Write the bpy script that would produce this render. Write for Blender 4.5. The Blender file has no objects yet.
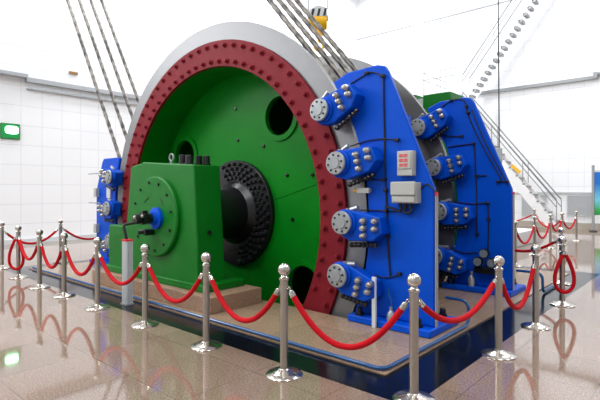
import bpy, bmesh, math, random
from mathutils import Vector, Matrix
random.seed(7)
PI = math.pi
SC = bpy.context.scene
COL = SC.collection

# ------------------------------------------------------------------ materials
def lin(c):
    return tuple(((v/255/12.92) if v/255 <= .04045 else ((v/255+.055)/1.055)**2.4) for v in c)

def mat(name, rgb, rough=.5, metal=0., spec=.5, coat=0., noise=0., nscale=8., bump=0.):
    m = bpy.data.materials.new(name); m.use_nodes = True
    nt = m.node_tree; b = nt.nodes['Principled BSDF']
    c = lin(rgb)
    b.inputs['Base Color'].default_value = (*c, 1)
    b.inputs['Roughness'].default_value = rough
    b.inputs['Metallic'].default_value = metal
    b.inputs['Specular IOR Level'].default_value = spec
    b.inputs['Coat Weight'].default_value = coat
    b.inputs['Coat Roughness'].default_value = .1
    if noise or bump:
        tc = nt.nodes.new('ShaderNodeTexCoord'); n = nt.nodes.new('ShaderNodeTexNoise')
        n.inputs['Scale'].default_value = nscale; n.inputs['Detail'].default_value = 4
        nt.links.new(tc.outputs['Object'], n.inputs['Vector'])
        if noise:
            r = nt.nodes.new('ShaderNodeValToRGB')
            r.color_ramp.elements[0].position = .3; r.color_ramp.elements[1].position = .7
            r.color_ramp.elements[0].color = (*[v*(1-noise) for v in c], 1)
            r.color_ramp.elements[1].color = (*[min(1, v*(1+noise)) for v in c], 1)
            nt.links.new(n.outputs['Fac'], r.inputs['Fac']); nt.links.new(r.outputs['Color'], b.inputs['Base Color'])
        if bump:
            bp = nt.nodes.new('ShaderNodeBump'); bp.inputs['Strength'].default_value = bump
            bp.inputs['Distance'].default_value = .01
            nt.links.new(n.outputs['Fac'], bp.inputs['Height']); nt.links.new(bp.outputs['Normal'], b.inputs['Normal'])
    return m

def emis(name, rgb, strength):
    m = bpy.data.materials.new(name); m.use_nodes = True
    b = m.node_tree.nodes['Principled BSDF']
    b.inputs['Base Color'].default_value = (*lin(rgb), 1)
    b.inputs['Emission Color'].default_value = (*lin(rgb), 1)
    b.inputs['Emission Strength'].default_value = strength
    return m

def granite(name, a, b_, joint, tile=.8, off=(3.96, -2.13), rough=.09, joint_w=.005, spec=.5, ior=1.5):
    m = bpy.data.materials.new(name); m.use_nodes = True
    nt = m.node_tree; b = nt.nodes['Principled BSDF']; N = nt.nodes.new; L = nt.links.new
    tc = N('ShaderNodeTexCoord')
    mp = N('ShaderNodeMapping'); mp.inputs['Location'].default_value = (off[0], off[1], 0)
    L(tc.outputs['Object'], mp.inputs['Vector'])
    n1 = N('ShaderNodeTexNoise'); n1.inputs['Scale'].default_value = 65; n1.inputs['Detail'].default_value = 3
    n1.inputs['Roughness'].default_value = .7
    L(tc.outputs['Object'], n1.inputs['Vector'])
    r = N('ShaderNodeValToRGB'); e = r.color_ramp.elements
    e[0].position = .36; e[1].position = .62
    e[0].color = (*lin(a), 1); e[1].color = (*lin(b_), 1)
    L(n1.outputs['Fac'], r.inputs['Fac'])
    # a little tone change from tile to tile
    br = N('ShaderNodeTexBrick'); br.offset = 0; br.squash = 1
    br.inputs['Scale'].default_value = 1; br.inputs['Brick Width'].default_value = tile
    br.inputs['Row Height'].default_value = tile; br.inputs['Mortar Size'].default_value = joint_w
    br.inputs['Mortar Smooth'].default_value = .1
    br.inputs['Color1'].default_value = (.9, .9, .9, 1); br.inputs['Color2'].default_value = (1.06, 1.04, 1.03, 1)
    j = lin(joint); br.inputs['Mortar'].default_value = (.45, .42, .42, 1)
    L(mp.outputs['Vector'], br.inputs['Vector'])
    mx = N('ShaderNodeMix'); mx.data_type = 'RGBA'; mx.blend_type = 'MULTIPLY'; mx.inputs[0].default_value = 1
    L(r.outputs['Color'], mx.inputs[6]); L(br.outputs['Color'], mx.inputs[7])
    L(mx.outputs[2], b.inputs['Base Color'])
    b.inputs['Roughness'].default_value = rough; b.inputs['Specular IOR Level'].default_value = spec
    b.inputs['IOR'].default_value = ior
    return m

def panel_wall(name, rgb, jrgb, size=.62):
    m = bpy.data.materials.new(name); m.use_nodes = True
    nt = m.node_tree; b = nt.nodes['Principled BSDF']; N = nt.nodes.new; L = nt.links.new
    tc = N('ShaderNodeTexCoord'); sx = N('ShaderNodeSeparateXYZ'); cx = N('ShaderNodeCombineXYZ')
    L(tc.outputs['Object'], sx.inputs[0])
    ad = N('ShaderNodeMath'); ad.operation = 'ADD'
    L(sx.outputs[0], ad.inputs[0]); L(sx.outputs[1], ad.inputs[1])
    L(ad.outputs[0], cx.inputs[0]); L(sx.outputs[2], cx.inputs[1])
    br = N('ShaderNodeTexBrick'); br.offset = 0; br.squash = 1
    br.inputs['Scale'].default_value = 1; br.inputs['Brick Width'].default_value = size
    br.inputs['Row Height'].default_value = size; br.inputs['Mortar Size'].default_value = .01
    c = lin(rgb); j = lin(jrgb)
    br.inputs['Color1'].default_value = (*c, 1); br.inputs['Color2'].default_value = (*[v*.985 for v in c], 1)
    br.inputs['Mortar'].default_value = (*j, 1)
    L(cx.outputs[0], br.inputs['Vector']); L(br.outputs['Color'], b.inputs['Base Color'])
    b.inputs['Roughness'].default_value = .6; b.inputs['Specular IOR Level'].default_value = .2
    return m

M = dict(
 green=mat('green_enamel', (0, 108, 22), .42, spec=.3, noise=.06, nscale=3),
 green_web=mat('green_enamel_drum', (0, 120, 20), .45, spec=.16, noise=.08, nscale=2),
 red=mat('oxide_red_paint', (122, 26, 36), .55, spec=.15, noise=.07, nscale=5),
 blue=mat('blue_enamel', (0, 76, 194), .4, spec=.15, noise=.05, nscale=3),
 blue_pipe=mat('blue_pipe_paint', (34, 82, 134), .25, spec=.5),
 liner=mat('drum_liner', (40, 44, 42), .7, noise=.2, nscale=20),
 liner_dark=mat('friction_lining', (84, 80, 74), .7),
 black=mat('black_metal', (20, 20, 22), .3, spec=.5),
 rubber=mat('black_cable_rubber', (14, 14, 18), .6),
 cap=mat('cast_grey', (160, 164, 166), .35, metal=.5, noise=.06, nscale=20),
 nut=mat('zinc_nut', (190, 186, 176), .3, metal=.9),
 chrome=mat('polished_steel', (176, 170, 160), .3, metal=1.),
 chrome2=mat('polished_ball_steel', (196, 191, 183), .2, metal=1.),
 velvet=mat('red_velvet', (186, 4, 22), .75, spec=.2, noise=.12, nscale=60),
 boxg=mat('light_grey_enamel', (176, 177, 170), .45),
 hubbolt=mat('blued_steel_bolt', (44, 44, 47), .3, metal=.3),
 louvre=mat('louvre_grey', (196, 199, 202), .5),
 rail=mat('rail_steel', (128, 131, 134), .4, metal=.3),
 ledge=mat('ledge_grey', (172, 176, 181), .6),
 trunk=mat('ribbed_grey_plastic', (198, 203, 205), .3),
 white=mat('white_paint', (236, 237, 238), .5),
 redtext=mat('red_lettering', (214, 30, 50), .5),
 grey=mat('grey_paint', (150, 153, 155), .5),
 ltgrey=mat('pale_grey_paint', (205, 208, 210), .5),
 dark=mat('dark_concrete', (38, 36, 35), .8, noise=.2, nscale=4),
 yellow=mat('crane_yellow', (246, 186, 14), .4),
 brown=mat('brown_plastic', (150, 110, 70), .6),
 conc=mat('skirting_stone', (176, 166, 154), .5, noise=.08, nscale=10),
 amber=mat('amber_plastic', (220, 150, 40), .4),
 glassy=mat('gauge_face', (120, 130, 135), .1, spec=.8),
)
M['floor'] = granite('polished_granite', (112, 90, 76), (166, 143, 126), (90, 75, 66), rough=.05, joint_w=.003, spec=.8, ior=1.9)
M['plat'] = granite('platform_granite', (134, 110, 88), (172, 148, 124), (90, 70, 60), off=(2.22, -3.64), rough=.25, joint_w=.003)
M['plinthg'] = granite('plinth_granite', (128, 100, 80), (184, 152, 128), (90, 70, 60), off=(.3, .3), rough=.45, tile=2.5, spec=.3)
M['border'] = granite('black_granite', (7, 9, 14), (20, 24, 32), (60, 60, 64), off=(2.48, -3.25), rough=.13, tile=.8, spec=.22)
M['wall'] = panel_wall('white_wall_panels', (244, 245, 247), (222, 226, 231))
M['wall_plain'] = mat('white_plaster', (240, 240, 242), .7, spec=.2)
M['ceil'] = mat('ceiling_grey', (215, 216, 220), .8)
M['wall_grey'] = mat('grey_plaster', (196, 198, 202), .8, spec=.2)

def brushed():
    m = mat('ground_steel', (124, 124, 125), .46, metal=.92)
    nt = m.node_tree; b = nt.nodes['Principled BSDF']
    tg = nt.nodes.new('ShaderNodeTangent'); tg.direction_type = 'RADIAL'; tg.axis = 'Y'
    nt.links.new(tg.outputs[0], b.inputs['Tangent'])
    b.inputs['Anisotropic'].default_value = .55
    return m
M['disc'] = brushed()

def rope_steel():
    m = mat('steel_wire_rope', (92, 88, 84), .42, metal=.55)
    nt = m.node_tree; b = nt.nodes['Principled BSDF']; N = nt.nodes.new; L = nt.links.new
    tc = N('ShaderNodeTexCoord'); n = N('ShaderNodeTexNoise')
    n.inputs['Scale'].default_value = 6; n.inputs['Detail'].default_value = 2
    L(tc.outputs['Object'], n.inputs['Vector'])
    r = N('ShaderNodeValToRGB'); e = r.color_ramp.elements
    e[0].position = .38; e[1].position = .62
    e[0].color = (*lin((62, 59, 56)), 1); e[1].color = (*lin((136, 130, 122)), 1)
    L(n.outputs['Fac'], r.inputs['Fac']); L(r.outputs['Color'], b.inputs['Base Color'])
    return m
M['rope'] = rope_steel()

# ------------------------------------------------------------------ mesh helper
class MB:
    def __init__(s): s.bm = bmesh.new()
    def box(s, x0, x1, y0, y1, z0, z1, mt=None):
        v = [s.bm.verts.new((x, y, z)) for x in (x0, x1) for y in (y0, y1) for z in (z0, z1)]
        if mt is not None:
            for q in v: q.co = mt @ q.co
        for f in ((0,1,3,2),(4,6,7,5),(0,4,5,1),(2,3,7,6),(0,2,6,4),(1,5,7,3)):
            s.bm.faces.new([v[i] for i in f])
        return s
    def prism(s, poly, y0, y1, mt=None):
        a = [s.bm.verts.new((x, y0, z)) for x, z in poly]; b = [s.bm.verts.new((x, y1, z)) for x, z in poly]
        n = len(poly)
        if mt is not None:
            for q in a+b: q.co = mt @ q.co
        s.bm.faces.new(a); s.bm.faces.new(b[::-1])
        for i in range(n): s.bm.faces.new([a[i], b[i], b[(i+1) % n], a[(i+1) % n]])
        return s
    def cyl(s, p0, p1, r0, r1=None, n=20):
        return s.lathe([(r0, 0), (r0 if r1 is None else r1, (Vector(p1)-Vector(p0)).length)], p0, Vector(p1)-Vector(p0), n)
    def lathe(s, prof, org, axis, n=24, cap=True, closed=False):
        w = Vector(axis).normalized(); u = w.orthogonal().normalized(); v = w.cross(u); o = Vector(org)
        rings = []
        for r, h in prof:
            if r < 1e-6: rings.append([s.bm.verts.new(o+w*h)])
            else: rings.append([s.bm.verts.new(o+w*h+(u*math.cos(2*PI*k/n)+v*math.sin(2*PI*k/n))*r) for k in range(n)])
        prs = list(zip(rings, rings[1:]))
        if closed: prs.append((rings[-1], rings[0]))
        for A, B in prs:
            for k in range(n):
                k2 = (k+1) % n
                if len(A) == 1 and len(B) == 1: continue
                if len(A) == 1: s.bm.faces.new([A[0], B[k], B[k2]])
                elif len(B) == 1: s.bm.faces.new([A[k], B[0], A[k2]])
                else: s.bm.faces.new([A[k], B[k], B[k2], A[k2]])
        if cap and not closed:
            if len(rings[0]) > 1: s.bm.faces.new(rings[0])
            if len(rings[-1]) > 1: s.bm.faces.new(rings[-1][::-1])
        return s
    def ball(s, c, r, n=16, sx=1):
        k = n//2
        return s.lathe([(r*math.sin(PI*i/k), -r*math.cos(PI*i/k)) for i in range(k+1)], c, (0, 0, 1), n)
    def tube(s, pts, r, n=8, lobes=0, pitch=.3, depth=.15):
        pts = [Vector(p) for p in pts]; T = []
        for i in range(len(pts)):
            T.append((pts[min(i+1, len(pts)-1)]-pts[max(i-1, 0)]).normalized())
        u = T[0].orthogonal().normalized(); rings = []; dist = 0
        for i, p in enumerate(pts):
            if i: dist += (p-pts[i-1]).length
            u = (u-T[i]*u.dot(T[i])).normalized(); v = T[i].cross(u); ring = []
            for k in range(n):
                a = 2*PI*k/n; rr = r
                if lobes: rr = r*(1+depth*math.cos(lobes*a-2*PI*dist/pitch))
                ring.append(s.bm.verts.new(p+(u*math.cos(a)+v*math.sin(a))*rr))
            rings.append(ring)
        for A, B in zip(rings, rings[1:]):
            for k in range(n): s.bm.faces.new([A[k], B[k], B[(k+1) % n], A[(k+1) % n]])
        s.bm.faces.new(rings[0]); s.bm.faces.new(rings[-1][::-1])
        return s
    def build(s, name, m, parent=None, loc=(0, 0, 0), shift=None, bevel=0, ang=35):
        """shift: subtract this from the vertices (mesh was written in room coordinates)"""
        if shift is not None:
            bmesh.ops.translate(s.bm, verts=s.bm.verts, vec=-Vector(shift))
        bmesh.ops.recalc_face_normals(s.bm, faces=s.bm.faces)
        me = bpy.data.meshes.new(name); s.bm.to_mesh(me); s.bm.free()
        for p in me.polygons: p.use_smooth = True
        me.set_sharp_from_angle(angle=math.radians(ang))
        me.materials.append(m)
        o = bpy.data.objects.new(name, me); COL.objects.link(o); o.location = loc
        if parent is not None: o.parent = parent
        if bevel:
            b = o.modifiers.new('bevel', 'BEVEL'); b.width = bevel; b.segments = 2; b.limit_method = 'ANGLE'
            b.angle_limit = math.radians(40)
        return o

def tag(o, label=None, cat=None, group=None, kind=None):
    if label: o['label'] = label
    if cat: o['category'] = cat
    if group: o['group'] = group
    if kind: o['kind'] = kind
    return o
def thing(name, loc, label, cat, group=None):
    o = bpy.data.objects.new(name, None); COL.objects.link(o); o.location = loc; o.empty_display_size = .1
    return tag(o, label, cat, group)
def struct(name, mb, m, label=None):
    o = mb.build(name, m); o['kind'] = 'structure'
    if label: o['label'] = label; o['category'] = label.split()[-1]
    return o
def children(o): return [c for c in bpy.data.objects if c.parent == o]
def copy_tree(o, parent=None):
    c = o.copy(); COL.objects.link(c)
    if parent is not None: c.parent = parent
    for ch in children(o): copy_tree(ch, c)
    return c

# ------------------------------------------------------------------ the hall
AX, AZ = -6.564, 1.258                      # drum axis (runs along Y)
WX0, WX1, WY0, WY1, WZ = -16.4, 13., -10., 23.6, 13.5
PX0, PX1, PY0, PY1 = -9.62, -3.53, 4.93, 8.15   # pit opening

def slab_with_hole(mb, X0, X1, Y0, Y1, z0, z1, hx0, hx1, hy0, hy1):
    mb.box(X0, X1, Y0, hy0, z0, z1); mb.box(X0, X1, hy1, Y1, z0, z1)
    mb.box(X0, hx0, hy0, hy1, z0, z1); mb.box(hx1, X1, hy0, hy1, z0, z1); return mb
BX0, BX1, BY0, BY1 = -11.37, -1.76, 3.25, 11.0       # black border, outer edge
GX0, GX1, GY0, GY1 = -10.91, -2.22, 3.64, 10.6       # platform inside it
struct('floor', slab_with_hole(MB(), WX0, WX1, WY0, WY1, -.12, 0, BX0, BX1, BY0, BY1), M['floor'])
struct('trim_1', slab_with_hole(MB(), BX0, BX1, BY0, BY1, -.12, 0, GX0, GX1, GY0, GY1), M['border'], 'polished black granite border strip around the hoist platform floor')
struct('trim_2', slab_with_hole(MB(), GX0, GX1, GY0, GY1, -.12, .012, PX0, PX1, PY0, PY1), M['plat'], 'pink granite platform floor under the hoist')
pit = MB()
pit.box(PX0-.1, PX0, PY0-.1, PY1+.1, -2.4, -.12); pit.box(PX1, PX1+.1, PY0-.1, PY1+.1, -2.4, -.12)
pit.box(PX0, PX1, PY0-.1, PY0, -2.4, -.12); pit.box(PX0, PX1, PY1, PY1+.1, -2.4, -.12)
pit.box(PX0-.1, PX1+.1, PY0-.1, PY1+.1, -2.5, -2.4)
struct('trim_3', pit, M['dark'], 'dark concrete pit below the drum wheel')
struct('wall_left', MB().box(WX0-.2, WX0, WY0, WY1, 0, WZ), M['wall'])
struct('wall_back', MB().box(WX0-.2, WX1+.2, WY1, WY1+.2, 0, WZ), M['wall'])
struct('wall_right', MB().box(WX1, WX1+.2, WY0, WY1, 0, WZ), M['wall_grey'])
struct('wall_front', MB().box(WX0-.2, WX1+.2, WY0-.2, WY0, 0, WZ), M['wall_grey'])
struct('ceiling', MB().box(WX0-.2, WX1+.2, WY0-.2, WY1+.2, WZ, WZ+.2), M['ceil'])
# ledges on the walls
led = MB()
led.box(WX0, WX0+.16, 5.35, WY1, 5.1, 5.24); led.box(WX0, WX0+.30, WY0, 5.35, 5.2, 5.3); led.box(WX0, WX0+.1, 5.4, WY1, 4.88, 4.92)
struct('trim_4', led, M['ledge'], 'pale grey ledge running along the left wall')
led = MB(); led.box(WX0, -3.98, WY1-.16, WY1, 6.46, 6.6); led.box(-4.0, -3.85, WY1-.3, WY1, 6.46, 6.72); led.box(-3.85, WX1, WY1-.16, WY1, 6.6, 6.72)
struct('trim_5', led, M['grey'], 'grey ledge running along the back wall')
struct('trim_6', MB().box(WX0, WX1, WY1-.04, WY1, 10.78, 10.84), M['grey'], 'thin grey line high on the back wall')
struct('trim_7', MB().box(WX0, WX1, WY1-.08, WY1, 1.55, 1.62), M['ltgrey'], 'pale dado rail on the back wall')
struct('baseboard_back', MB().box(WX0, WX1, WY1-.05, WY1, 0, .26), M['conc'])
struct('baseboard_left', MB().box(WX0, WX0+.05, WY0, WY1, 0, .14), M['ltgrey'])

# louvred grilles low on the back wall
def grille(x0, x1, z0, z1, label):
    t = thing('wall_grille', ((x0+x1)/2, WY1, z0), label, 'grille', 'louvred grilles low on the back wall')
    w = (x1-x0)/2; h = z1-z0
    f = MB(); f.box(-w, w, -.05, 0, 0, .04); f.box(-w, w, -.05, 0, h-.04, h); f.box(-w, -w+.04, -.05, 0, .04, h-.04); f.box(w-.04, w, -.05, 0, .04, h-.04)
    f.build('frame', M['ltgrey'], t)
    l = MB(); k = int((h-.08)/.075)
    for i in range(k):
        z = .05+i*(h-.1)/k
        l.box(-w+.04, w-.04, -.035, -.01, z, z+.045)
    l.box(-w+.04, w-.04, -.008, -.002, .04, h-.04)
    l.build('louvres', M['louvre'], t)
grille(-6.95, -5.85, .45, 1.48, 'pale louvred wall grille behind the stair foot')
grille(-5.05, -4.05, .55, 1.46, 'pale louvred wall grille beside the display board')

# ------------------------------------------------------------------ hoist drum (friction wheel)
DR = thing('hoist_drum', (AX, 5.0, -2.3), 'huge green hoist drum with red bolted flange ring and bare steel brake discs', 'hoist drum')
S0 = (AX, 5.0, -2.3)
c0 = (AX, 0, AZ); YA = (0, 1, 0)
def ring(prof, n=128, closed=True):
    return MB().lathe(prof, c0, YA, n, closed=closed)
ring([(2.9, 5.03), (3.232, 5.03), (3.232, 5.12), (2.9, 5.12)]).build('brake_disc', M['disc'], DR, shift=S0)
ring([(2.9, 7.66), (3.232, 7.66), (3.232, 7.75), (2.9, 7.75)]).build('brake_disc', M['disc'], DR, shift=S0)
fl = ring([(2.5, 4.985), (2.935, 4.985), (2.935, 5.05), (2.5, 5.05)]).build('flange_ring', M['red'], DR, shift=S0, bevel=.008)
tag(fl, 'dark red bolted flange ring')
ring([(2.96, 5.1), (2.96, 7.68), (2.5, 7.68), (2.5, 5.04), (2.9, 5.04), (2.9, 5.1)]).build('drum_shell', M['green_web'], DR, shift=S0)
tag(ring([(2.955, 5.125), (2.972, 5.125), (2.972, 7.655), (2.955, 7.655)]).build('friction_lining', M['liner_dark'], DR, shift=S0), 'dark friction lining under the ropes')
# flange bolts (dome nut on washer), only where the ring stands clear of pit and bearing
def flange_bolt(a, R):
    x = AX+R*math.cos(a); z = AZ+R*math.sin(a)
    b = MB(); b.lathe([(.046, 0), (.046, -.012), (.032, -.014), (.03, -.04), (.02, -.052), (0, -.054)], (x, 4.985, z), (0, 1, 0), 10, cap=False)
    b.build('flange_bolt', M['red'], fl, shift=S0)
NB = 76
for R, ph in ((2.845, 0.), (2.585, .5)):
    for k in range(NB):
        a = 2*PI*(k+ph)/NB
        d = (math.degrees(a)+180) % 360-180
        if -26 < d < 181 or d < -172: flange_bolt(a, R)

# web plate with four access holes
YW = 5.68
holes = [(AX+1.97*math.cos(math.radians(a)), AZ+1.97*math.sin(math.radians(a))) for a in (57, 146, -35, 236)]
def plate_with_holes(y0, y1, Rout, Rin, hls, hr):
    bm = bmesh.new(); ed = []
    def loop(cx, cz, r, n):
        vs = [bm.verts.new((cx+r*math.cos(2*PI*k/n), y0, cz+r*math.sin(2*PI*k/n))) for k in range(n)]
        ed.extend(bm.edges.new((vs[k], vs[(k+1) % n])) for k in range(n))
    loop(AX, AZ, Rout, 96); loop(AX, AZ, Rin, 48)
    for hx, hz in hls: loop(hx, hz, hr, 36)
    bmesh.ops.triangle_fill(bm, use_beauty=True, edges=ed, normal=(0, -1, 0))
    g = bmesh.ops.extrude_face_region(bm, geom=list(bm.faces))
    bmesh.ops.translate(bm, verts=[v for v in g['geom'] if isinstance(v, bmesh.types.BMVert)], vec=(0, y1-y0, 0))
    m = MB(); m.bm.free(); m.bm = bm; return m
web = plate_with_holes(YW, YW+.05, 2.505, .4, holes, .33).build('web_plate', M['green_web'], DR, shift=S0)
for hx, hz in holes:
    MB().lathe([(.33, YW+.06), (.33, YW-.03), (.42, YW-.03), (.42, YW+.005)], (hx, 0, hz), YA, 40, closed=True).build('access_hole_rim', M['green_web'], DR, shift=S0)
ring([(2.505, 7.2), (.4, 7.2), (.4, 7.25), (2.505, 7.25)], 64).build('web_plate', M['green_web'], DR, shift=S0)
for (r, a) in ((1.40, 28), (1.36, -3), (1.32, 90), (1.9, 20), (1.35, 60), (1.9, 92)):
    x = AX+r*math.cos(math.radians(a)); z = AZ+r*math.sin(math.radians(a))
    MB().lathe([(.035, 0), (.03, -.02), (0, -.025)], (x, YW, z), YA, 10, cap=False).build('web_bolt', M['black'], DR, shift=S0)
for a in (15,):
    ca, sa = math.cos(math.radians(a)), math.sin(math.radians(a))
    MB().tube([(AX+r*ca, YW-.001, AZ+r*sa) for r in (.98, 2.48)], .008, 6).build('weld_seam', M['green_web'], DR, shift=S0)
hub = ring([(.4, YW+.02), (.95, YW+.02), (.95, YW-.085), (.945, YW-.09), (.6, YW-.09), (.4, YW-.09)], 72).build('hub_flange', M['black'], DR, shift=S0)
for q, (R, n) in enumerate(((.885, 36), (.80, 36), (.715, 36), (.63, 36))):
    for k in range(n):
        a = 2*PI*(k+.5*(q % 2))/n; d = (math.degrees(a)+180) % 360-180
        if -85 < d < 112:
            x = AX+R*math.cos(a); z = AZ+R*math.sin(a)
            MB().lathe([(.04, 0), (.04, -.035), (.03, -.05), (0, -.05)], (x, YW-.09, z), YA, 6, cap=False).build('hub_bolt', M['hubbolt'], hub, shift=S0)
ring([(0.0001, 3.98), (.44, 3.98), (.44, 5.3), (.47, 5.5), (.58, 5.6), (.58, 5.75), (.44, 5.8), (.44, 8.75), (.0001, 8.75)], 48, closed=False).build('shaft', M['black'], DR, shift=S0)

# ------------------------------------------------------------------ bearing pedestals on granite plinth
t = thing('bearing_plinth', (-6.7, 4.36, .012), 'low pink granite plinth under the green bearing housing', 'plinth')
MB().box(-8.45, -5.02, 3.86, 4.8, .012, .235).build('plinth_block', M['plinthg'], t, shift=(-6.7, 4.36, .012), bevel=.01)

BP = thing('bearing_housing', (AX, 4.25, .235), 'green bearing housing with round bolted cover and blue hub in front of drum', 'bearing housing')
SB = (AX, 4.25, .235)
MB().prism([(-7.5, .3), (-7.48, 1.06), (-7.34, 2.02), (-7.28, 2.07), (-7.0, 2.1), (-6.96, 2.12), (-5.59, 2.03), (-5.50, .95), (-5.47, .3)], 4.0, 4.48).build('housing_body', M['green'], BP, shift=SB, bevel=.02)
MB().box(-8.15, -7.36, 4.02, 4.42, .3, 1.05).build('oil_box', M['green'], BP, shift=SB, bevel=.02)
MB().box(-8.25, -5.30, 3.97, 4.72, .235, .34).build('foot_flange', M['green'], BP, shift=SB, bevel=.015)
cv = MB().lathe([(.0, 3.93), (.60, 3.93), (.62, 3.95), (.62, 4.02)], (AX+.05, 0, AZ), YA, 64).build('round_cover', M['green'], BP, shift=SB)
for k in range(12):
    a = 2*PI*(k+.3)/12
    MB().lathe([(.022, 0), (.022, -.02), (0, -.024)], (AX+.53*math.cos(a), 3.93, AZ+.53*math.sin(a)), YA, 8, cap=False).build('cover_bolt', M['black'], cv, shift=SB)
for a0, a1, R in ((108, 140, .30), (28, 55, .36)):
    MB().tube([(AX+R*math.cos(math.radians(a)), 3.93, AZ+R*math.sin(math.radians(a))) for a in range(a0, a1, 4)], .008, 6).build('cover_groove', M['black'], cv, shift=SB)
# top bolts and eye bolt
for x, yy in ((-6.02, 4.12), (-5.86, 4.12), (-5.95, 4.36), (-5.76, 4.36)):
    z = 2.03+(-5.59-x)*.066
    MB().lathe([(.07, 0), (.07, .02), (.055, .022), (.055, .13), (.035, .14), (0, .14)], (x, yy, z), (0, 0, 1), 12, cap=False).build('cap_bolt', M['black'], BP, shift=SB)
ey = MB()
ey.cyl((-6.44, 4.2, 2.06), (-6.44, 4.2, 2.13), .022, n=10)
ey.tube([(-6.44+.055*math.sin(a*PI/12), 4.2, 2.18-.055*math.cos(a*PI/12)) for a in range(25)], .014, 8)
ey.build('lifting_eye', M['grey'], BP, shift=SB)
MB().cyl((-5.49, 4.22, 1.05), (-5.515, 4.22, 1.05), .035, n=12).build('plug_hole', M['black'], BP, shift=SB)
# hub and encoder
HX = AX+.15; ch = (HX, 0, AZ-.02)
hb = MB().lathe([(.0, 3.82), (.10, 3.82), (.11, 3.87), (.165, 3.885), (.165, 3.935)], ch, YA, 32).build('encoder_flange', M['blue'], BP, shift=SB)
tag(hb, 'bright blue round encoder flange')
en = MB()
en.lathe([(.05, 3.82), (.08, 3.81), (.08, 3.76), (.055, 3.755), (.055, 3.74), (.088, 3.735), (.088, 3.66), (.05, 3.655), (.05, 3.635), (.075, 3.63), (.075, 3.56), (0, 3.555)], ch, YA, 18)
for a in (20, 80, 140, 200, 260, 320):
    x = HX+.08*math.cos(math.radians(a)); z = AZ+.08*math.sin(math.radians(a))
    en.box(x-.022, x+.022, 3.67, 3.75, z-.022, z+.022)
enc = en.build('encoder', M['black'], hb, shift=SB)
b = MB(); b.ball((HX+.06, 3.645, AZ+.02), .026, 10); b.ball((HX+.03, 3.545, AZ+.01), .026, 10); b.build('encoder_screw', M['nut'], hb, shift=SB)
sn = MB(); sn.cyl((-6.54, 3.93, 1.02), (-6.54, 3.78, 1.02), .05, n=12); sn.cyl((-6.57, 3.8, 1.03), (-6.63, 3.74, 1.02), .035, n=10)
sn.build('sensor', M['black'], BP, shift=SB)
hs = MB(); pts = []
P0, P1, P2, P3 = Vector((HX-.03, 3.58, 1.18)), Vector((HX-.16, 3.40, 1.16)), Vector((-6.50, 3.44, 1.16)), Vector((-6.45, 3.455, .93))
for i in range(15):
    u = i/14; pts.append(P0*(1-u)**3+P1*3*u*(1-u)**2+P2*3*u*u*(1-u)+P3*u**3)
hs.tube(pts, .022, 8); hs.build('encoder_cable', M['rubber'], hb, shift=SB)
# far bearing block, on its own plinth
t = thing('bearing_plinth', (AX, 8.6, .012), 'granite plinth at the far end of the drum shaft', 'plinth')
MB().box(AX-1.9, AX+1.6, 8.25, 9.0, .012, .235).build('plinth_block', M['plinthg'], t, shift=(AX, 8.6, .012))
t = thing('bearing_housing', (AX, 8.6, .235), 'green bearing housing at the far end of the drum shaft', 'bearing housing')
MB().prism([(-7.6, .235), (-7.45, 1.1), (-7.3, 2.05), (-5.6, 2.05), (-5.5, .95), (-5.45, .235)], 8.3, 8.78).build('housing_body', M['green'], t, shift=(AX, 8.6, .235), bevel=.02)

# cable riser, ribbed pale trunking standing on the black border
t = thing('cable_riser', (-6.44, 3.46, 0), 'pale ribbed square cable riser with red rim standing before the green bearing housing', 'cable riser')
r = MB(); w = .062
r.box(-w, w, -w*.7, w*.7, .02, .93)
for i in range(4):
    x = -w+.015+i*(2*w-.03)/3
    r.box(x-.008, x+.008, -w*.7-.012, -w*.7+.002, .02, .92)
for i in range(4):
    y = -w*.6+i*w*1.2/3; r.box(w-.002, w+.012, y-.008, y+.008, .02, .92)
r.build('ribbed_trunk', M['trunk'], t)
MB().box(-w-.02, w+.02, -w*.7-.02, w*.7+.02, 0, .02).build('foot_plate', M['grey'], t)
tag(MB().box(-w-.008, w+.008, -w*.7-.014, w*.7+.008, .925, .95).build('top_rim', M['redtext'], t), 'red top rim')

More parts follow.
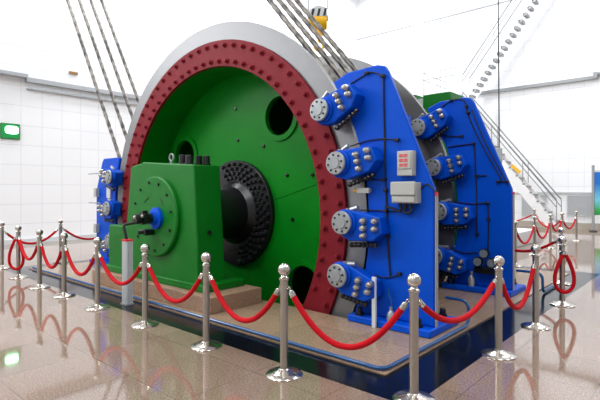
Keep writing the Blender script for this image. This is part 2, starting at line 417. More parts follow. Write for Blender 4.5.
# ------------------------------------------------------------------ brake stands
RC = 3.07
def stand(yf, side, top, angs, label, detail):
    """side +1: right of the drum, -1: mirrored to its left; coordinates local to drum axis"""
    xb = AX+side*3.63; root = thing('brake_stand', (xb, yf+.1, .012), label, 'brake stand', None)
    SS = (xb, yf+.1, .012)
    def W(x, z): return (AX+side*(x-AX), z)       # mirror
    th = .075; Ri = 3.275
    zt = top
    a_top = math.asin(min(1, (min(zt, 3.10)-AZ)/Ri)); a_bot = math.asin((.10-AZ)/Ri)
    arc = [(AX+Ri*math.cos(a_bot+(a_top-a_bot)*i/24), AZ+Ri*math.sin(a_bot+(a_top-a_bot)*i/24)) for i in range(25)]
    if zt > 3: out = [(-3.82, 3.12), (-3.62, 3.2), (-3.17, 3.22), (-3.06, 3.19), (-3.01, 3.11), (-2.415, 1.68), (-2.40, .10)]
    else:
        xo = -2.40-(zt-1.68)*.418
        out = [(-3.45, zt+.02), (xo-.06, zt+.02), (xo, zt-.05), (-2.40, 1.68), (-2.385, .10)]
    poly = [W(*p) for p in (arc+out)]
    body = MB().prism(poly, yf, yf+th).build('stand_plate', M['blue'], root, shift=SS, bevel=.018)
    # rear stiffening plate and ribs
    rb = MB()
    ribs = [(-2.78, .10, -2.70, min(1.9, zt-.3))]
    for x0, z0, x1, z1 in ribs:
        p = sorted([W(x0, 0)[0], W(x1, 0)[0]]); rb.box(p[0], p[1], yf+th, yf+th+.32, z0, z1)
    p = sorted([W(-3.3, 0)[0], W(-2.9, 0)[0]]); rb.box(p[0], p[1], yf+th, yf+th+.3, .1, zt-.6)
    rb.build('stiffening_rib', M['blue'], root, shift=SS)
    p = sorted([W(-3.50, 0)[0], W(-2.38, 0)[0]])
    MB().box(p[0], p[1], yf-.16, yf+.62, .012, .10).build('base_plate', M['blue'], root, shift=SS, bevel=.015)
    for x in (-3.36, -2.56):
        for yy in (yf-.09, yf+.55):
            MB().lathe([(.055, .10), (.055, .13), (.038, .132), (.038, .19), (.025, .20), (0, .20)], (W(x, 0)[0], yy, 0), (0, 0, 1), 8, cap=False).build('anchor_bolt', M['black'], root, shift=SS)
    # steel guard strip on outer edge
    xg = sorted([W(-2.402, 0)[0], W(-2.392, 0)[0]])
    tag(MB().box(xg[0], xg[1], yf+.008, yf+.068, .1, 1.6).build('edge_strip', M['grey'], root, shift=SS), 'bare grey edge strip')
    tag(MB().box(xg[0]-.002, xg[1]+.002, yf+.006, yf+.07, 1.6, 1.64).build('edge_marker', M['redtext'], root, shift=SS), 'small red marker')
    for a in angs:
        ar = math.radians(a); er = Vector((math.cos(ar)*side, 0, math.sin(ar))); et = Vector((-math.sin(ar)*side, 0, math.cos(ar)))
        cc = Vector((AX, 0, AZ))+er*RC
        def L(r, tt): v = cc+er*r+et*tt; return (v.x, v.z)
        prof = [(-.13, .12), (.0, .16), (.22, .13), (.49, .08), (.53, -.11), (.40, -.21), (.05, -.23), (-.13, -.14)]
        pr = [L(*q) for q in prof]
        m = MB(); m.prism(pr, yf-.21, yf-.04)
        pr2 = [L(*q) for q in ((.24, .12), (.47, .07), (.52, -.11), (.38, -.22), (.24, -.22))]
        m.prism(pr2, yf-.05, yf+.02)
        pr3 = [L(*q) for q in ((-.13, .12), (.22, .15), (.45, .09), (.45, -.2), (.05, -.25), (-.13, -.15))]
        m.prism(pr3, yf+.16, yf+.36)
        cal = m.build('brake_caliper', M['blue'], root, shift=SS, bevel=.015)
        x, z = L(0, 0)
        hsg = MB(); hsg.lathe([(.165, yf-.2), (.165, yf-.235), (.15, yf-.25), (.15, yf-.285), (.1, yf-.285)], (x, 0, z), YA, 32)
        hsg.build('spring_housing', M['blue'], cal, shift=SS)
        cp = MB(); cp.lathe([(.147, yf-.28), (.147, yf-.305), (.138, yf-.315), (.075, yf-.317), (.07, yf-.33), (.03, yf-.33), (0, yf-.33)], (x, 0, z), YA, 32)
        cpo = tag(cp.build('spring_cap', M['cap'], cal, shift=SS), 'round pale grey spring cap')
        for k in range(8):
            aa = 2*PI*k/8+.2
            MB().lathe([(.015, 0), (.013, -.010), (0, -.010)], (x+.105*math.cos(aa), yf-.316, z+.105*math.sin(aa)), YA, 8, cap=False).build('cap_screw', M['black'], cal, shift=SS)
        for r_, t_ in ((.28, .03), (.28, -.058), (.28, -.15), (.445, .035), (.44, -.06)):
            x, z = L(r_, t_)
            MB().lathe([(.042, 0), (.042, -.03), (.038, -.042), (.032, -.065), (.018, -.082), (0, -.086)], (x, yf-.21, z), YA, 14, cap=False).build('dome_nut', M['nut'], cal, shift=SS)
        # black springs along the lower edge, pipe union on upper edge
        sp = MB()
        for k in range(7):
            x, z = L(.04+k*.058, -.285+.004*k)
            sp.ball((x, yf-.13, z), .036, 8)
        sp.build('return_spring', M['black'], cal, shift=SS)
        un = MB(); x0, z0 = L(.02, .15); x1, z1 = L(.16, .19)
        un.cyl((x0, yf-.17, z0), (x1, yf-.17, z1), .028, n=8); un.cyl((x0, yf-.2, z0+.03), (x0, yf-.2, z0-.03), .02, n=8)
        un.build('pipe_union', M['cap'], cal, shift=SS)
    if not detail: return root, SS, W
    return root, SS, W

def cable(root, SS, y, pts, r=.011, m=None, name='cable'):
    P = [Vector((x, y, z)) for x, z in pts]; out = []
    for i in range(len(P)-1):                      # Catmull-Rom
        a, b, c, d = P[max(i-1, 0)], P[i], P[i+1], P[min(i+2, len(P)-1)]
        for k in range(6):
            u = k/6; out.append(.5*((2*b)+(c-a)*u+(2*a-5*b+4*c-d)*u*u+(3*b-a-3*c+d)*u**3))
    out.append(P[-1])
    return MB().tube(out, r, 6).build(name, m or M['rubber'], root, shift=SS)
def clip(root, SS, y, x, z, s=.026):
    return MB().box(x-s, x+s, y-.05, y+.01, z-s*.7, z+s*.7).build('cable_clip', M['rubber'], root, shift=SS, bevel=.006)

# near stand
Y1 = 5.0
st, SS, W = stand(Y1, 1, 3.2, (28, 14, 0, -12.5), 'tall blue brake stand nearest the camera, with two grey boxes on its face', True)
yc = Y1-.012
for pts in ([(-3.7, 2.98), (-3.5, 3.06), (-3.3, 3.13), (-3.19, 3.12), (-3.08, 3.06)],
            [(-3.56, 2.23), (-3.31, 2.28), (-3.08, 2.29), (-2.87, 2.26)], [(-3.45, 1.79), (-3.2, 1.79), (-3.06, 1.78)],
            [(-3.42, 1.41), (-3.11, 1.41), (-2.9, 1.41), (-2.77, 1.47)], [(-3.31, .64), (-3.16, .60), (-3.0, .60), (-2.83, .66)],
            [(-2.62, 1.6), (-2.5, 1.73), (-2.385, 1.64)]):
    cable(st, SS, yc, pts, .008)
cable(st, SS, yc, [(-3.07, 3.06), (-3.06, 2.6), (-3.05, 2.2), (-3.035, 1.75), (-3.01, 1.2), (-2.985, .75), (-2.97, .62)], .011, name='cable_trunk')
for x, z in ((-3.3, 3.13), (-3.07, 3.06), (-2.87, 2.26), (-3.05, 1.79), (-3.03, 1.66), (-3.03, 1.41), (-3.0, 1.1), (-2.84, .665)): clip(st, SS, Y1, x, z)
# control box with red lettering
bx = MB().box(-2.83, -2.63, Y1-.10, Y1, 1.83, 2.12).build('control_box', M['boxg'], st, shift=SS, bevel=.008)
tag(bx, 'upper grey box with three rows of red lettering')
MB().box(-2.815, -2.645, Y1-.112, Y1-.10, 1.91, 2.105).build('box_lid', M['boxg'], bx, shift=SS, bevel=.004)
lt = MB()
for i, z in enumerate((2.045, 1.99, 1.935)):       # three rows of small red characters, two to a row
    for j in range(2):
        x = -2.79+j*.058
        lt.box(x, x+.048, Y1-.1145, Y1-.112, z+.024, z+.034); lt.box(x, x+.048, Y1-.1145, Y1-.112, z, z+.008)
        lt.box(x+.018, x+.028, Y1-.1145, Y1-.112, z+.008, z+.024); lt.box(x, x+.008, Y1-.1145, Y1-.112, z+.010, z+.024)
        lt.box(x+.040, x+.048, Y1-.1145, Y1-.112, z+.010, z+.024)
lt.build('lettering', M['redtext'], bx, shift=SS)
jb = MB().box(-2.885, -2.565, Y1-.13, Y1, 1.51, 1.75).build('junction_box', M['boxg'], st, shift=SS, bevel=.008)
tag(jb, 'lower wide grey junction box with cable glands')
MB().box(-2.885, -2.565, Y1-.16, Y1-.135, 1.60, 1.76).build('box_lid', M['boxg'], jb, shift=SS, bevel=.012)
MB().box(-2.87, -2.58, Y1-.15, Y1-.13, 1.52, 1.59).build('box_skirt', M['boxg'], jb, shift=SS, bevel=.008)
for x in (-2.80, -2.73, -2.66):
    MB().cyl((x, Y1-.07, 1.51), (x, Y1-.07, 1.46), .02, n=10).build('cable_gland', M['rubber'], jb, shift=SS)
cable(st, SS, Y1-.05, [(-2.80, 1.47), (-2.82, 1.41), (-2.9, 1.44), (-3.02, 1.46)], .014)
cable(st, SS, Y1-.05, [(-2.66, 1.47), (-2.69, 1.40), (-2.77, 1.41), (-2.73, 1.46)], .014)
# tag with amber tip, grey probe bar, sight bottle
tg = MB().box(-3.41, -3.23, Y1-.09, Y1-.05, 1.625, 1.69).build('sensor_bar', M['boxg'], st, shift=SS, bevel=.004)
MB().cyl((-3.46, Y1-.07, 1.657), (-3.41, Y1-.07, 1.657), .022, n=10).build('sensor_tip', M['amber'], tg, shift=SS)
MB().box(-3.29, -3.24, Y1-.06, Y1, 1.64, 1.68).build('sensor_bracket', M['grey'], tg, shift=SS)
MB().box(-3.115, -3.06, Y1-.20, Y1-.17, .012, .62).build('upright_bar', M['ltgrey'], st, shift=SS, bevel=.004)
bt = MB(); bt.lathe([(0, .10), (.05, .10), (.05, .18), (.035, .21), (.02, .23), (.02, .27), (0, .27)], (-2.92, Y1-.08, 0), (0, 0, 1), 16)
bt.build('drain_bottle', M['cap'], st, shift=SS)
cable(st, SS, Y1-.07, [(-2.92, .27), (-2.93, .36), (-2.96, .42), (-2.95, .5)], .008, M['blue_pipe'], 'drain_pipe')

# far stand
Y2 = 7.7
st2, S2, W2 = stand(Y2, 1, 3.2, (29, 15, 1, -13), 'blue brake stand behind the first one, with round pressure gauges low on its face', True)
yc = Y2-.012
for pts in ([(-3.6, 3.08), (-3.39, 3.19), (-3.2, 3.18), (-3.13, 3.08)], [(-3.13, 3.08), (-3.1, 2.9), (-2.9, 2.45), (-2.66, 2.0), (-2.56, 1.8)],
            [(-3.05, 3.0), (-2.85, 2.5), (-2.6, 2.0), (-2.5, 1.8)], [(-3.58, 2.62), (-3.4, 2.58), (-3.21, 2.57)], [(-3.45, 2.40), (-3.2, 2.42), (-3.01, 2.43)],
            [(-3.0, 2.42), (-2.98, 2.0), (-2.96, 1.5), (-2.96, .9)], [(-3.35, 1.47), (-3.05, 1.44), (-2.78, 1.46)], [(-2.78, 1.46), (-2.77, 1.1), (-2.78, .7)],
            [(-3.39, .66), (-3.2, .62), (-2.95, .64)], [(-2.95, 1.9), (-2.8, 1.9)], [(-2.62, 1.8), (-2.48, 1.8)]):
    cable(st2, S2, yc, pts, .010)
for x, z in ((-3.39, 3.19), (-3.13, 3.06), (-3.21, 2.57), (-3.1, 2.95), (-3.01, 2.43), (-2.96, 1.9), (-2.62, 1.8), (-2.48, 1.8), (-2.78, 1.46), (-2.95, .95), (-2.77, 1.2)): clip(st2, S2, Y2, x, z)
gm = MB().box(-2.96, -2.62, Y2-.14, Y2, .33, .43).build('gauge_manifold', M['black'], st2, shift=S2, bevel=.008)
for x, z in ((-2.78, .66), (-2.88, .52), (-2.66, .52)):
    g = MB(); g.lathe([(0, 0), (.075, 0), (.08, .015), (.08, .05), (0, .05)], (x, Y2-.20, z), YA, 24); g.cyl((x, Y2-.17, z), (x, Y2-.1, .42), .012, n=8)
    g = g.build('pressure_gauge', M['black'], st2, shift=S2)
    MB().lathe([(0, 0), (.064, 0), (.064, .006), (0, .006)], (x, Y2-.206, z), YA, 24).build('gauge_face', M['glassy'], g, shift=S2)
bt = MB(); bt.lathe([(0, .10), (.055, .10), (.055, .22), (.035, .26), (.02, .28), (.02, .34), (0, .34)], (-3.02, Y2-.08, 0), (0, 0, 1), 16)
bt.build('drain_bottle', M['cap'], st2, shift=S2)
# left stand (beyond the drum's left edge)
st3, S3, W3 = stand(Y1, -1, 2.36, (13, 0.5, -12.5), 'blue brake stand on the far left side of the drum', False)
for z in (1.62, .8):
    x0 = W3(-2.50, 0)[0]
    MB().box(x0-.06, x0+.06, Y1-.09, Y1, z-.1, z+.1).build('control_box', M['boxg'], st3, shift=S3, bevel=.008)
for z in (2.05, 1.38):
    MB().cyl((W3(-2.7, 0)[0], Y1-.05, z), (W3(-2.12, 0)[0], Y1-.05, z), .012, n=8).build('feed_pipe', M['grey'], st3, shift=S3)
MB().box(*sorted((W3(-3.12, 0)[0], W3(-2.95, 0)[0])), Y1-.03, Y1, 1.5, 1.78).build('name_plate', M['ltgrey'], st3, shift=S3)

# ------------------------------------------------------------------ wire ropes over the drum
RT = 3.02
ang_r, ang_l = math.radians(41), math.radians(33)
names = ['nearest', 'second', 'third', 'farthest']
for i, y in enumerate((5.68, 6.05, 6.43, 6.8)):
    aR = ang_r                                     # tangent on the right: point angle, direction up-left
    aL = PI+ang_l
    dR = Vector((-math.sin(aR), 0, math.cos(aR))); pR = Vector((AX+RT*math.cos(aR), y, AZ+RT*math.sin(aR)))
    # left: point at angle pi-phi..., direction up-left (-sin33, cos33)
    dL = Vector((-math.sin(ang_l), 0, math.cos(ang_l))); pL = Vector((AX-RT*math.cos(ang_l), y, AZ-RT*math.sin(ang_l)))
    tR = (13.4-pR.z)/dR.z; tL = (pL.x-WX0-.12)/-dL.x
    pts = []
    n = int(tR/.07)
    for k in range(n): pts.append(pR+dR*tR*(1-k/n))
    a0, a1 = aR, -PI+ang_l                          # wraps clockwise underneath
    n = int(RT*(a0-a1)/.07)
    for k in range(n+1):
        a = a0+(a1-a0)*k/n; pts.append(Vector((AX+RT*math.cos(a), y, AZ+RT*math.sin(a))))
    n = int(tL/.07)
    for k in range(1, n+1): pts.append(pL+dL*tL*k/n)
    o = MB().tube(pts, .04, 12, lobes=4, pitch=.26*4/4, depth=.2).build('hoist_rope', M['rope'], loc=(0, 0, 0), ang=60)
    o.data.transform(Matrix.Translation((-AX, -y, 0))); o.location = (AX, y, 0)
    tag(o, {'nearest': 'twisted steel hoist rope nearest the camera of the four over the drum', 'second': 'second twisted steel hoist rope counting from the front drum face',
            'third': 'third twisted steel hoist rope counting from the front drum face', 'farthest': 'twisted steel hoist rope farthest back of the four over the drum'}[names[i]], 'rope', 'steel hoist ropes over the drum')

# ------------------------------------------------------------------ green motor behind the drum
t = thing('drive_motor', (AX, 9.7, .012), 'green drive motor casing showing over the rear blue brake stand', 'motor')
SM = (AX, 9.7, .012)
MB().lathe([(.5, 9.05), (2.7, 9.05), (2.9, 9.15), (2.9, 10.1), (2.7, 10.2), (.5, 10.2)], c0, YA, 12, closed=True).build('motor_casing', M['green'], t, shift=SM, bevel=.02)
MB().box(-5.2, -4.86, 9.2, 9.9, 2.9, 3.73).build('terminal_box', M['green'], t, shift=SM, bevel=.02)
MB().box(-4.72, -4.1, 9.25, 9.9, 2.6, 3.70).build('terminal_box', M['green'], t, shift=SM, bevel=.02)
MB().box(-4.86, -4.72, 9.3, 9.85, 2.8, 3.64).build('duct', M['ltgrey'], t, shift=SM)
MB().box(AX-2.6, AX+2.6, 9.1, 10.15, .012, .3).build('motor_base', M['green'], t, shift=SM)

# ------------------------------------------------------------------ blue pipes
def pipe(pts, r, label, bend=.12):
    P = [Vector(p) for p in pts]; out = [P[0]]
    for i in range(1, len(P)-1):
        a = (P[i-1]-P[i]).normalized(); c = (P[i+1]-P[i]).normalized()
        d = min(bend, (P[i-1]-P[i]).length*.45, (P[i+1]-P[i]).length*.45)
        for k in range(7):
            u = k/6; out.append((P[i]+a*d)*(1-u)**2+P[i]*2*u*(1-u)+(P[i]+c*d)*u*u)
    out.append(P[-1])
    m = MB().tube(out, r, 10)
    o = m.build('water_pipe', M['blue_pipe'], shift=P[0]); o.location = P[0]
    return tag(o, label, 'pipe')
pipe([(-2.55, 5.62, .32), (-2.26, 5.62, .32), (-2.26, 5.62, .036), (-2.26, 3.68, .036), (-10.8, 3.68, .036)], .019, 'blue pipe from the near brake stand running along the front platform edge')
pipe([(-2.5, 8.2, .34), (-2.1, 8.2, .34), (-2.1, 8.2, .03), (-2.1, 9.0, .03)], .022, 'short blue bent pipe beside the rear brake stand')

# ------------------------------------------------------------------ stanchions and velvet ropes
proto = thing('rope_stanchion', (0, 0, 0), 'x', 'stanchion', 'steel rope stanchions')
MB().lathe([(0, 0), (.165, 0), (.168, .008), (.16, .016), (.12, .034), (.06, .046), (.042, .06), (0, .06)], (0, 0, 0), (0, 0, 1), 40).build('domed_base', M['chrome2'], proto)
MB().lathe([(0, .05), (.036, .05), (.036, .865), (0, .865)], (0, 0, 0), (0, 0, 1), 24).build('pole', M['chrome'], proto)
MB().lathe([(.036, .85), (.045, .855), (.045, .872), (.036, .878), (.028, .89), (.02, .91)], (0, 0, 0), (0, 0, 1), 24).build('collar', M['chrome2'], proto)
MB().ball((0, 0, .945), .057, 28).build('ball_finial', M['chrome2'], proto)
rg = MB()
for s in (-1, 1):
    rg.tube([(s*(.046+.013*math.sin(a*PI/6)), .0, .785+.013*math.cos(a*PI/6)) for a in range(13)], .005, 6)
rg.build('hook_ring', M['chrome2'], proto)
first = True
PO = {}
def post(key, x, y, label, rot=0):
    global first
    o = proto if first else copy_tree(proto); first = False
    o.location = (x, y, 0); o.rotation_euler[2] = rot
    tag(o, label, 'stanchion', 'steel rope stanchions'); PO[key] = Vector((x, y, 0))
fr = 'steel ball-top stanchion in the front row, '
post('A', -1.80, 3.38, 'steel ball-top stanchion at the right front corner, nearest the camera', .8)
post('B', -2.92, 3.07, fr+'first left of the near corner stanchion')
post('C', -4.07, 3.08, fr+'in front of the granite plinth\'s right end')
post('D', -5.28, 3.07, fr+'before the green bearing\'s round cover')
post('E', -6.55, 3.07, fr+'just left of the pale cable riser')
post('F', -7.69, 3.07, fr+'second left of the pale cable riser')
post('G', -8.68, 3.06, fr+'third left of the pale cable riser')
post('H', -10.0, 3.15, fr+'with a rope hung on it as a loop')
post('I', -11.47, 3.3, 'steel ball-top stanchion at the left front corner, at the photo\'s left edge', .8)
post('J', -11.47, 4.5, 'steel ball-top stanchion behind the front row at far left, by the white wall', 1.57)
post('Q', -11.47, 5.9, 'steel ball-top stanchion hidden behind the left brake stand', 1.57)
post('K', -1.655, 4.87, 'steel ball-top stanchion in the right row, first behind the corner one', 1.57)
post('L', -1.66, 6.18, 'steel ball-top stanchion in the right row, beside the rear blue stand', 1.57)
post('M', -1.69, 7.62, 'steel ball-top stanchion on the right with a rope looped down from it', 1.57)
post('N', -2.1, 9.4, 'steel ball-top stanchion straight behind the one with the looped rope', 0)
post('O', -3.5, 9.4, 'steel ball-top stanchion hidden behind the rear blue brake stand', 0)
post('a', -3.36, 10.95, 'distant steel ball-top stanchion touching the rear blue stand\'s edge', 1.57)
post('b', -3.57, 13.2, 'distant steel ball-top stanchion, second in the far row from the blue stand', 1.57)
post('c', -3.66, 15.1, 'distant steel ball-top stanchion, third in the far row at the stair foot', 1.57)
post('d', -3.62, 16.3, 'distant steel ball-top stanchion, fourth in the far row from the blue stand', 1.57)
post('e', -3.55, 17.9, 'distant steel ball-top stanchion, rightmost and last of the far row', 1.57)
post('f', -5.2, 19.2, 'most distant steel ball-top stanchion, before the wall grille', .3)
post('g', -7.6, 19.6, 'distant steel ball-top stanchion hidden behind the rear blue stand', .3)

def velvet(a, b, low, label, n=28, top=.775, r=.026, group='red velvet barrier ropes'):
    A, B = PO[a], PO[b]; d = (B-A).normalized(); off = .055
    A = A+d*off; B = B-d*off; A.z = B.z = top; L = (B-A).length; sag = top-low
    def f(u): p = A.lerp(B, u); p.z = top-sag*4*u*(1-u); return p
    e = .06/math.hypot(L, 4*sag)
    mid = (A+B)/2; mid.z = 0
    root = thing('velvet_rope', mid, label, 'rope', group)
    pts = [f(e+(1-2*e)*k/n) for k in range(n+1)]
    MB().tube(pts, r, 12).build('rope_body', M['velvet'], root, shift=mid)
    for s in (0, 1):
        u0, u1, u2 = (0, e*.55, e*1.3) if s == 0 else (1, 1-e*.55, 1-e*1.3)
        m = MB(); m.cyl(f(u1), f(u2), r*1.06, n=12); m.ball(f(u1), r*1.0, 10)
        m.build('end_ferrule', M['chrome2'], root, shift=mid)
        p = f(u0); q = f(u1); h = MB()
        h.tube([q, p.lerp(q, .4)+Vector((0, 0, .0)), p+Vector((0, 0, .012)), p+Vector((0, 0, .02))-d*(.012 if s == 0 else -.012), p-d*(.02 if s == 0 else -.02)+Vector((0, 0, .008))], .006, 6)
        h.build('snap_hook', M['chrome2'], root, shift=mid)
def loop_rope(a, low, hw, ori, label, group='red velvet barrier ropes', r=.026):
    A = PO[a]; d = Vector((math.cos(ori), math.sin(ori), 0)); nrm = Vector((d.y, -d.x, 0))*.066
    top = .78; H = top-low
    root = thing('velvet_rope', (A.x, A.y, 0), label, 'rope', group); pts = []
    def f(u):      # teardrop
        t_ = u*2*PI; x = hw*math.sin(t_)*math.sin(t_/2)**1.2; z = top-H*(1-math.cos(t_))/2
        return A+d*(x*1.15)+nrm+Vector((0, 0, z))
    n = 44
    for k in range(n+1): pts.append(f(.05+.9*k/n))
    SA = (A.x, A.y, 0)
    MB().tube(pts, r, 12).build('rope_body', M['velvet'], root, shift=SA)
    for u0, u1, u2 in ((.0, .03, .085), (1., .97, .915)):
        MB().cyl(f(u1), f(u2), r*1.06, n=12).build('end_ferrule', M['chrome2'], root, shift=SA)
        p = A+d*.05*(1 if u0 == 0 else -1)+Vector((0, 0, .772))
        MB().tube([f(u1), (f(u0)+f(u1))/2, p], .006, 6).build('snap_hook', M['chrome2'], root, shift=SA)
vr = 'sagging red velvet rope '
velvet('A', 'B', .335, vr+'in front of the near blue brake stand')
velvet('B', 'C', .385, vr+'in front of the granite platform and drum\'s lower hole')
velvet('C', 'D', .39, vr+'in front of the green bearing housing')
velvet('D', 'E', .43, vr+'passing in front of the pale cable riser')
velvet('E', 'F', .41, vr+'first to the left of the cable riser rope')
velvet('F', 'G', .40, vr+'second to the left of the cable riser rope')
velvet('G', 'H', .42, vr+'third left of the cable riser, beside the looped one')
loop_rope('H', .17, .16, .7, 'red velvet rope hanging as a loop from the left front row stanchion')
velvet('I', 'J', .48, 'red velvet rope of the left side, before the white wall')
velvet('J', 'Q', .48, 'red velvet rope at far left running behind the blue left stand')
velvet('A', 'K', .50, vr+'of the right row, between corner stanchion and next one')
velvet('K', 'L', .36, vr+'in the right row beside the rear blue stand')
loop_rope('M', .2, .155, .62, 'red velvet rope hanging as a loop from the right row stanchion')
velvet('N', 'O', .52, 'dark red velvet rope across the back of the hoist platform')
velvet('a', 'b', .40, 'distant red velvet rope nearest the rear blue stand')
velvet('b', 'c', .36, 'distant red velvet rope in the far row, second from the blue stand')
velvet('c', 'd', .45, 'distant red velvet rope in the far row, third from the blue stand')
velvet('d', 'e', .45, 'distant red velvet rope at the right end of the far row')
velvet('f', 'd', .42, 'most distant red velvet rope, right of its stanchion by the grille')
velvet('f', 'g', .42, 'most distant red velvet rope, left of its stanchion by the grille')

# low grey plinth behind the far barrier
t = thing('machine_plinth', (-6.2, 15.6, 0), 'low grey concrete plinth behind the distant rope barrier', 'plinth')
MB().box(-8.4, -4.4, 12.4, 16.6, 0, .42).build('plinth_block', M['ltgrey'], t, shift=(-6.2, 15.6, 0), bevel=.02)
o = MB().box(-5.3, -4.7, 12.9, 13.7, .42, .46).build('cover_plate', M['green'], shift=(-5., 13.3, .42)); o.location = (-5., 13.3, .42)
tag(o, 'small green plate lying on the low grey plinth', 'plate')

# ------------------------------------------------------------------ staircase at the back wall
stt = thing('staircase', (-7.5, 22.3, 0), 'white metal staircase with thin handrails climbing the back wall', 'staircase')
SS_ = (-7.5, 22.3, 0)
def flight(x0, z0, x1, z1, y0, y1, n, proud, nm):
    d = Vector((x1-x0, 0, z1-z0)); L = d.length; u = d.normalized(); up = Vector((-u.z, 0, u.x))
    if up.z < 0: up = -up
    for y in (y0, y1-.04):
        p = [Vector((x0, 0, z0))+up*.0, Vector((x1, 0, z1))+up*.0, Vector((x1, 0, z1))-up*.36, Vector((x0, 0, z0))-up*.36]
        MB().prism([(q.x, max(q.z, 0.)) for q in p], y, y+.04).build('stringer', M['white'], stt, shift=SS_)
    for k in range(n):
        q = Vector((x0, 0, z0))+d*((k+.5)/n)
        if proud > 0: MB().box(q.x-.13, q.x+.09, y0+.05, y1-.05, q.z-.12, q.z-.07).build('tread', M['grey'], stt, shift=SS_); MB().box(q.x-.05, q.x+.05, y0-.02, y0, q.z-.04, q.z+.03).build('tread_end', M['grey'], stt, shift=SS_)
        else:
            q = q-up*.36; MB().box(q.x-.07, q.x+.09, y0, y1-.4, q.z-.09, q.z+.04).build('tread', M['grey'], stt, shift=SS_)
    for y in (y0+.02, y1-.02):
        r = MB()
        r.tube([Vector((x0, y, z0+.95)), Vector((x1, y, z1+.8))], .03, 6)
        r.tube([Vector((x0, y, z0+.65)), Vector((x1, y, z1+.55))], .02, 6)
        for k in range(4):
            q = Vector((x0, 0, z0))+d*(k/3)
            r.tube([(q.x, y, max(q.z-.1, 0)), (q.x, y, q.z+.93-.13*k/3)], .016, 6)
        r.build('handrail', M['rail'], stt, shift=SS_)
flight(-4.8, .36, -8.6, 5.3, 20.7, 21.5, 14, 1, 'lower')
flight(-9.25, 6.3, -4.75, 12.4, 22.2, 23.1, 24, -1, 'upper')
MB().box(-10.8, -8.9, 20.7, 23.5, 5.6, 5.72).build('landing', M['white'], stt, shift=SS_)
r = MB()
for z in (7.28, 6.95): r.tube([(-8.9, 20.75, z), (-10.55, 20.75, z), (-10.55, 23.4, z)], .02, 6)
for p in ((-9.7, 20.75), (-10.55, 20.75), (-10.55, 22.2)): r.tube([(p[0], p[1], 6.2), (p[0], p[1], 7.28)], .018, 6)
r.build('landing_rail', M['rail'], stt, shift=SS_)
lp = MB()
for p in ((-10.4, 20.9), (-10.4, 23.3), (-8.85, 20.9)): lp.box(p[0]-.06, p[0]+.06, p[1]-.06, p[1]+.06, 0, 5.6)
lp.build('landing_post', M['white'], stt, shift=SS_)
yl = MB().box(-6.55, -6.1, 20.64, 20.70, 2.5, 2.62, Matrix.Translation((-6.3, 0, 2.56)) @ Matrix.Rotation(.75, 4, 'Y') @ Matrix.Translation((6.3, 0, -2.56))).build('step_marker', M['yellow'], stt, shift=SS_)
tag(yl, 'small yellow marker on the stair edge')

# ------------------------------------------------------------------ crane hook block and pendant cable
t = thing('crane_hook_block', (-7.4, 9.0, 5.2), 'yellow crane hook block with black striped top hanging on thin wires', 'crane hook')
SH = (-7.4, 9.0, 5.2); hx, hy = -7.4, 9.0
RH = Matrix.Translation((hx, hy, 0)) @ Matrix.Rotation(.62, 4, 'Z')
m = MB(); m.lathe([(.0, -.22), (.17, -.22), (.19, -.2), (.19, .2), (.17, .22), (0, .22)], (hx, hy, 5.83), (.78, .62, 0), 24)
m.build('hook_body', M['yellow'], t, shift=SH)
m = MB(); m.prism([(-.26, 5.9), (.26, 5.9), (.2, 6.14), (.0, 6.2), (-.2, 6.1)], -.17, .17, RH); m.build('sheave_cover', M['ltgrey'], t, shift=SH, bevel=.02)
for x in (-.17, -.02, .13):
    m = MB(); m.prism([(x, 5.92), (x+.06, 5.92), (x+.10, 6.1), (x+.04, 6.1)], -.176, -.168, RH); m.build('warning_stripe', M['black'], t, shift=SH)
MB().lathe([(.0, 5.4), (.07, 5.42), (.1, 5.5), (.08, 5.62), (0, 5.66)], (hx+.03, hy, 0), (0, 0, 1), 16).build('hook_swivel', M['yellow'], t, shift=SH)
hk = MB(); pts = [Vector((hx+.03, hy, 5.42)), Vector((hx+.03, hy, 5.34))]
for k in range(12):
    a = PI/2-k*.42; pts.append(Vector((hx+.03+.11*math.cos(a)*.78, hy+.11*math.cos(a)*.62, 5.23+.11*math.sin(a))))
hk.tube(pts, .035, 8); hk.build('hook', M['yellow'], t, shift=SH)
for x, y in ((-.24, -.12), (-.24, .12), (.24, -.12), (.24, .12)):
    p = RH @ Vector((x, y, 6.1)); MB().tube([p, (p.x, p.y, WZ)], .010, 6).build('lifting_wire', M['grey'], t, shift=SH)

t = thing('pendant_cable', (-5.55, 16.5, 2.6), 'thin dark crane pendant cable hanging in front of the back wall', 'cable')
cxp, cyp = -5.62, 16.6
t.location = (cxp, cyp, 2.6)
MB().tube([(cxp-.08, cyp, WZ), (cxp-.03, cyp, 8), (cxp, cyp, 3.5), (cxp, cyp, 3.1)], .022, 8).build('cord', M['black'], t, shift=(cxp, cyp, 2.6))
MB().box(cxp-.09, cxp+.09, cyp-.06, cyp+.06, 2.6, 3.12).build('control_handset', M['grey'], t, shift=(cxp, cyp, 2.6), bevel=.02)

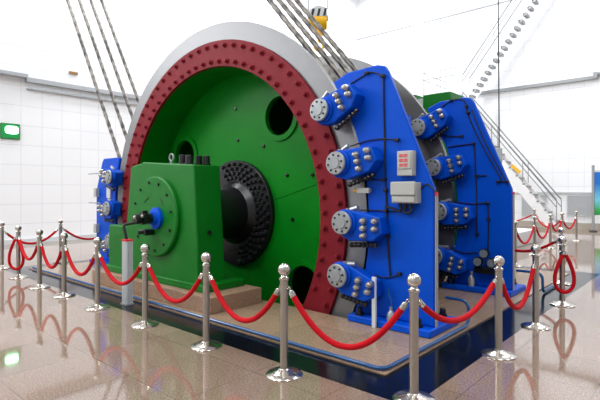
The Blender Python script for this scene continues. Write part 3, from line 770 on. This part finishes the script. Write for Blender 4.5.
# ------------------------------------------------------------------ signs
t = thing('exit_light', (WX0, 4.93, 3.24), 'glowing green and white emergency light box on the left wall', 'sign light')
SE = (WX0, 4.93, 3.24)
MB().box(WX0, WX0+.06, 4.66, 5.2, 3.26, 3.74).build('light_housing', M['green'], t, shift=SE, bevel=.01)
MB().box(WX0+.06, WX0+.068, 4.675, 5.185, 3.28, 3.72).build('green_panel', emis('green_lamp_panel', (14, 130, 60), .3), t, shift=SE)
m = MB(); pl = []
for k in range(28):
    a = 2*PI*k/28; c_, s_ = math.cos(a), math.sin(a)
    pl.append((4.965+.185*abs(c_)**.6*(1 if c_ > 0 else -1), 3.54+.12*abs(s_)**.6*(1 if s_ > 0 else -1)))
vs0 = [m.bm.verts.new((WX0+.068, y, z)) for y, z in pl]; vs1 = [m.bm.verts.new((WX0+.076, y, z)) for y, z in pl]
m.bm.faces.new(vs1); m.bm.faces.new(vs0[::-1])
for k in range(28): m.bm.faces.new([vs0[k], vs0[(k+1) % 28], vs1[(k+1) % 28], vs1[k]])
m.build('lit_window', emis('white_lamp_panel', (176, 255, 205), 9), t, shift=SE)
o = MB().box(WX0, WX0+.05, 6.7, 6.98, 5.62, 5.70).build('wall_sensor', M['brown'], shift=(WX0, 6.84, 5.66)); o.location = (WX0, 6.84, 5.66)
tag(o, 'small brown rectangular box on the left wall above the ledge', 'sensor')

# display board at the right edge
def board():
    m = bpy.data.materials.new('display_print'); m.use_nodes = True
    nt = m.node_tree; b = nt.nodes['Principled BSDF']; N = nt.nodes.new; L = nt.links.new
    tc = N('ShaderNodeTexCoord'); sx = N('ShaderNodeSeparateXYZ'); L(tc.outputs['Object'], sx.inputs[0])
    n = N('ShaderNodeTexNoise'); n.inputs['Scale'].default_value = 4; L(tc.outputs['Object'], n.inputs['Vector'])
    ma = N('ShaderNodeMath'); ma.operation = 'MULTIPLY_ADD'; ma.inputs[1].default_value = .25; L(n.outputs['Fac'], ma.inputs[0]); L(sx.outputs[2], ma.inputs[2])
    r = N('ShaderNodeValToRGB'); e = r.color_ramp.elements
    e[0].position = .80; e[0].color = (*lin((20, 110, 60)), 1); e[1].position = .95; e[1].color = (*lin((110, 190, 225)), 1)
    x = e.new(.86); x.color = (*lin((40, 170, 70)), 1); x = e.new(1.); x.color = (*lin((30, 110, 200)), 1)
    mp = N('ShaderNodeMapRange'); mp.inputs[1].default_value = 0; mp.inputs[2].default_value = 2.6
    L(ma.outputs[0], mp.inputs[0]); L(mp.outputs[0], r.inputs['Fac']); L(r.outputs['Color'], b.inputs['Base Color'])
    e[0].position = .30; e[1].position = .40; e[2].position = .55; e[3].position = .80
    e[0].color = (*lin((20, 120, 60)), 1); e[1].color = (*lin((60, 170, 80)), 1); e[2].color = (*lin((120, 200, 225)), 1); e[3].color = (*lin((30, 110, 200)), 1)
    b.inputs['Roughness'].default_value = .3
    return m
t = thing('display_board', (-3.2, 22.3, 0), 'freestanding display board with blue and green picture at the right edge', 'display board')
for s in (-.62, .62):
    p = MB(); p.box(s-.045, s+.045, -.045, .045, .05, 2.62); p.ball((s, 0, 2.66), .06, 12); p.build('post', M['grey'], t)
    MB().lathe([(0, 0), (.16, 0), (.15, .03), (.06, .06), (0, .06)], (s, 0, 0), (0, 0, 1), 20).build('foot', M['black'], t)
MB().box(-.57, .57, -.02, .02, .68, 2.42).build('picture_panel', board(), t)
MB().box(-.57, .57, -.03, .03, 2.42, 2.5).build('frame_rail', M['ltgrey'], t)

# ------------------------------------------------------------------ lights
def area(name, loc, size, power, rot=(0, 0, 0), col=(1, 1, 1), size_y=None):
    l = bpy.data.lights.new(name, 'AREA'); l.energy = power; l.size = size; l.color = col
    if size_y: l.shape = 'RECTANGLE'; l.size_y = size_y
    o = bpy.data.objects.new(name, l); COL.objects.link(o); o.location = loc; o.rotation_euler = rot
    return o
CW = (.96, .985, 1)
for x, y, p in ((-14, 1, 300), (-14, 8, 420), (-14, 15, 420), (-13, 21, 400), (-7, 20, 360), (-1, 20, 330), (5, 20, 290), (-8, 13, 300), (0, 13, 340), (6, 9, 260), (1, 3, 260), (-5, -1, 300), (-10, -5, 420), (-3, -6, 420), (5, -5, 380)):
    area('ceiling_lamp', (x, y, WZ-.15), 1.8, p, col=CW)
# unseen key light added high at front left to shade the drum recess
area('left_key_light', (WX0+.1, -3.5, 8.5), 3.5, 800, rot=(0, -PI/2, 0), col=CW, size_y=4.)

w = bpy.data.worlds.new('World'); SC.world = w; w.use_nodes = True
w.node_tree.nodes['Background'].inputs[0].default_value = (.9, .95, 1, 1)
w.node_tree.nodes['Background'].inputs[1].default_value = .4

# ------------------------------------------------------------------ camera
cam = bpy.data.cameras.new('Camera'); co = bpy.data.objects.new('Camera', cam); COL.objects.link(co)
co.location = (0, 0, 1.65); co.rotation_euler = (PI/2, 0, math.radians(41.628))
cam.sensor_width = 36; cam.lens = 470.86/600*36; cam.shift_y = -(200-191.13)/600
cam.clip_end = 100
SC.camera = co
SC.view_settings.view_transform = 'Standard'; SC.view_settings.look = 'None'
SC.view_settings.exposure = .2; SC.view_settings.gamma = 1; SC.view_settings.use_curve_mapping = False
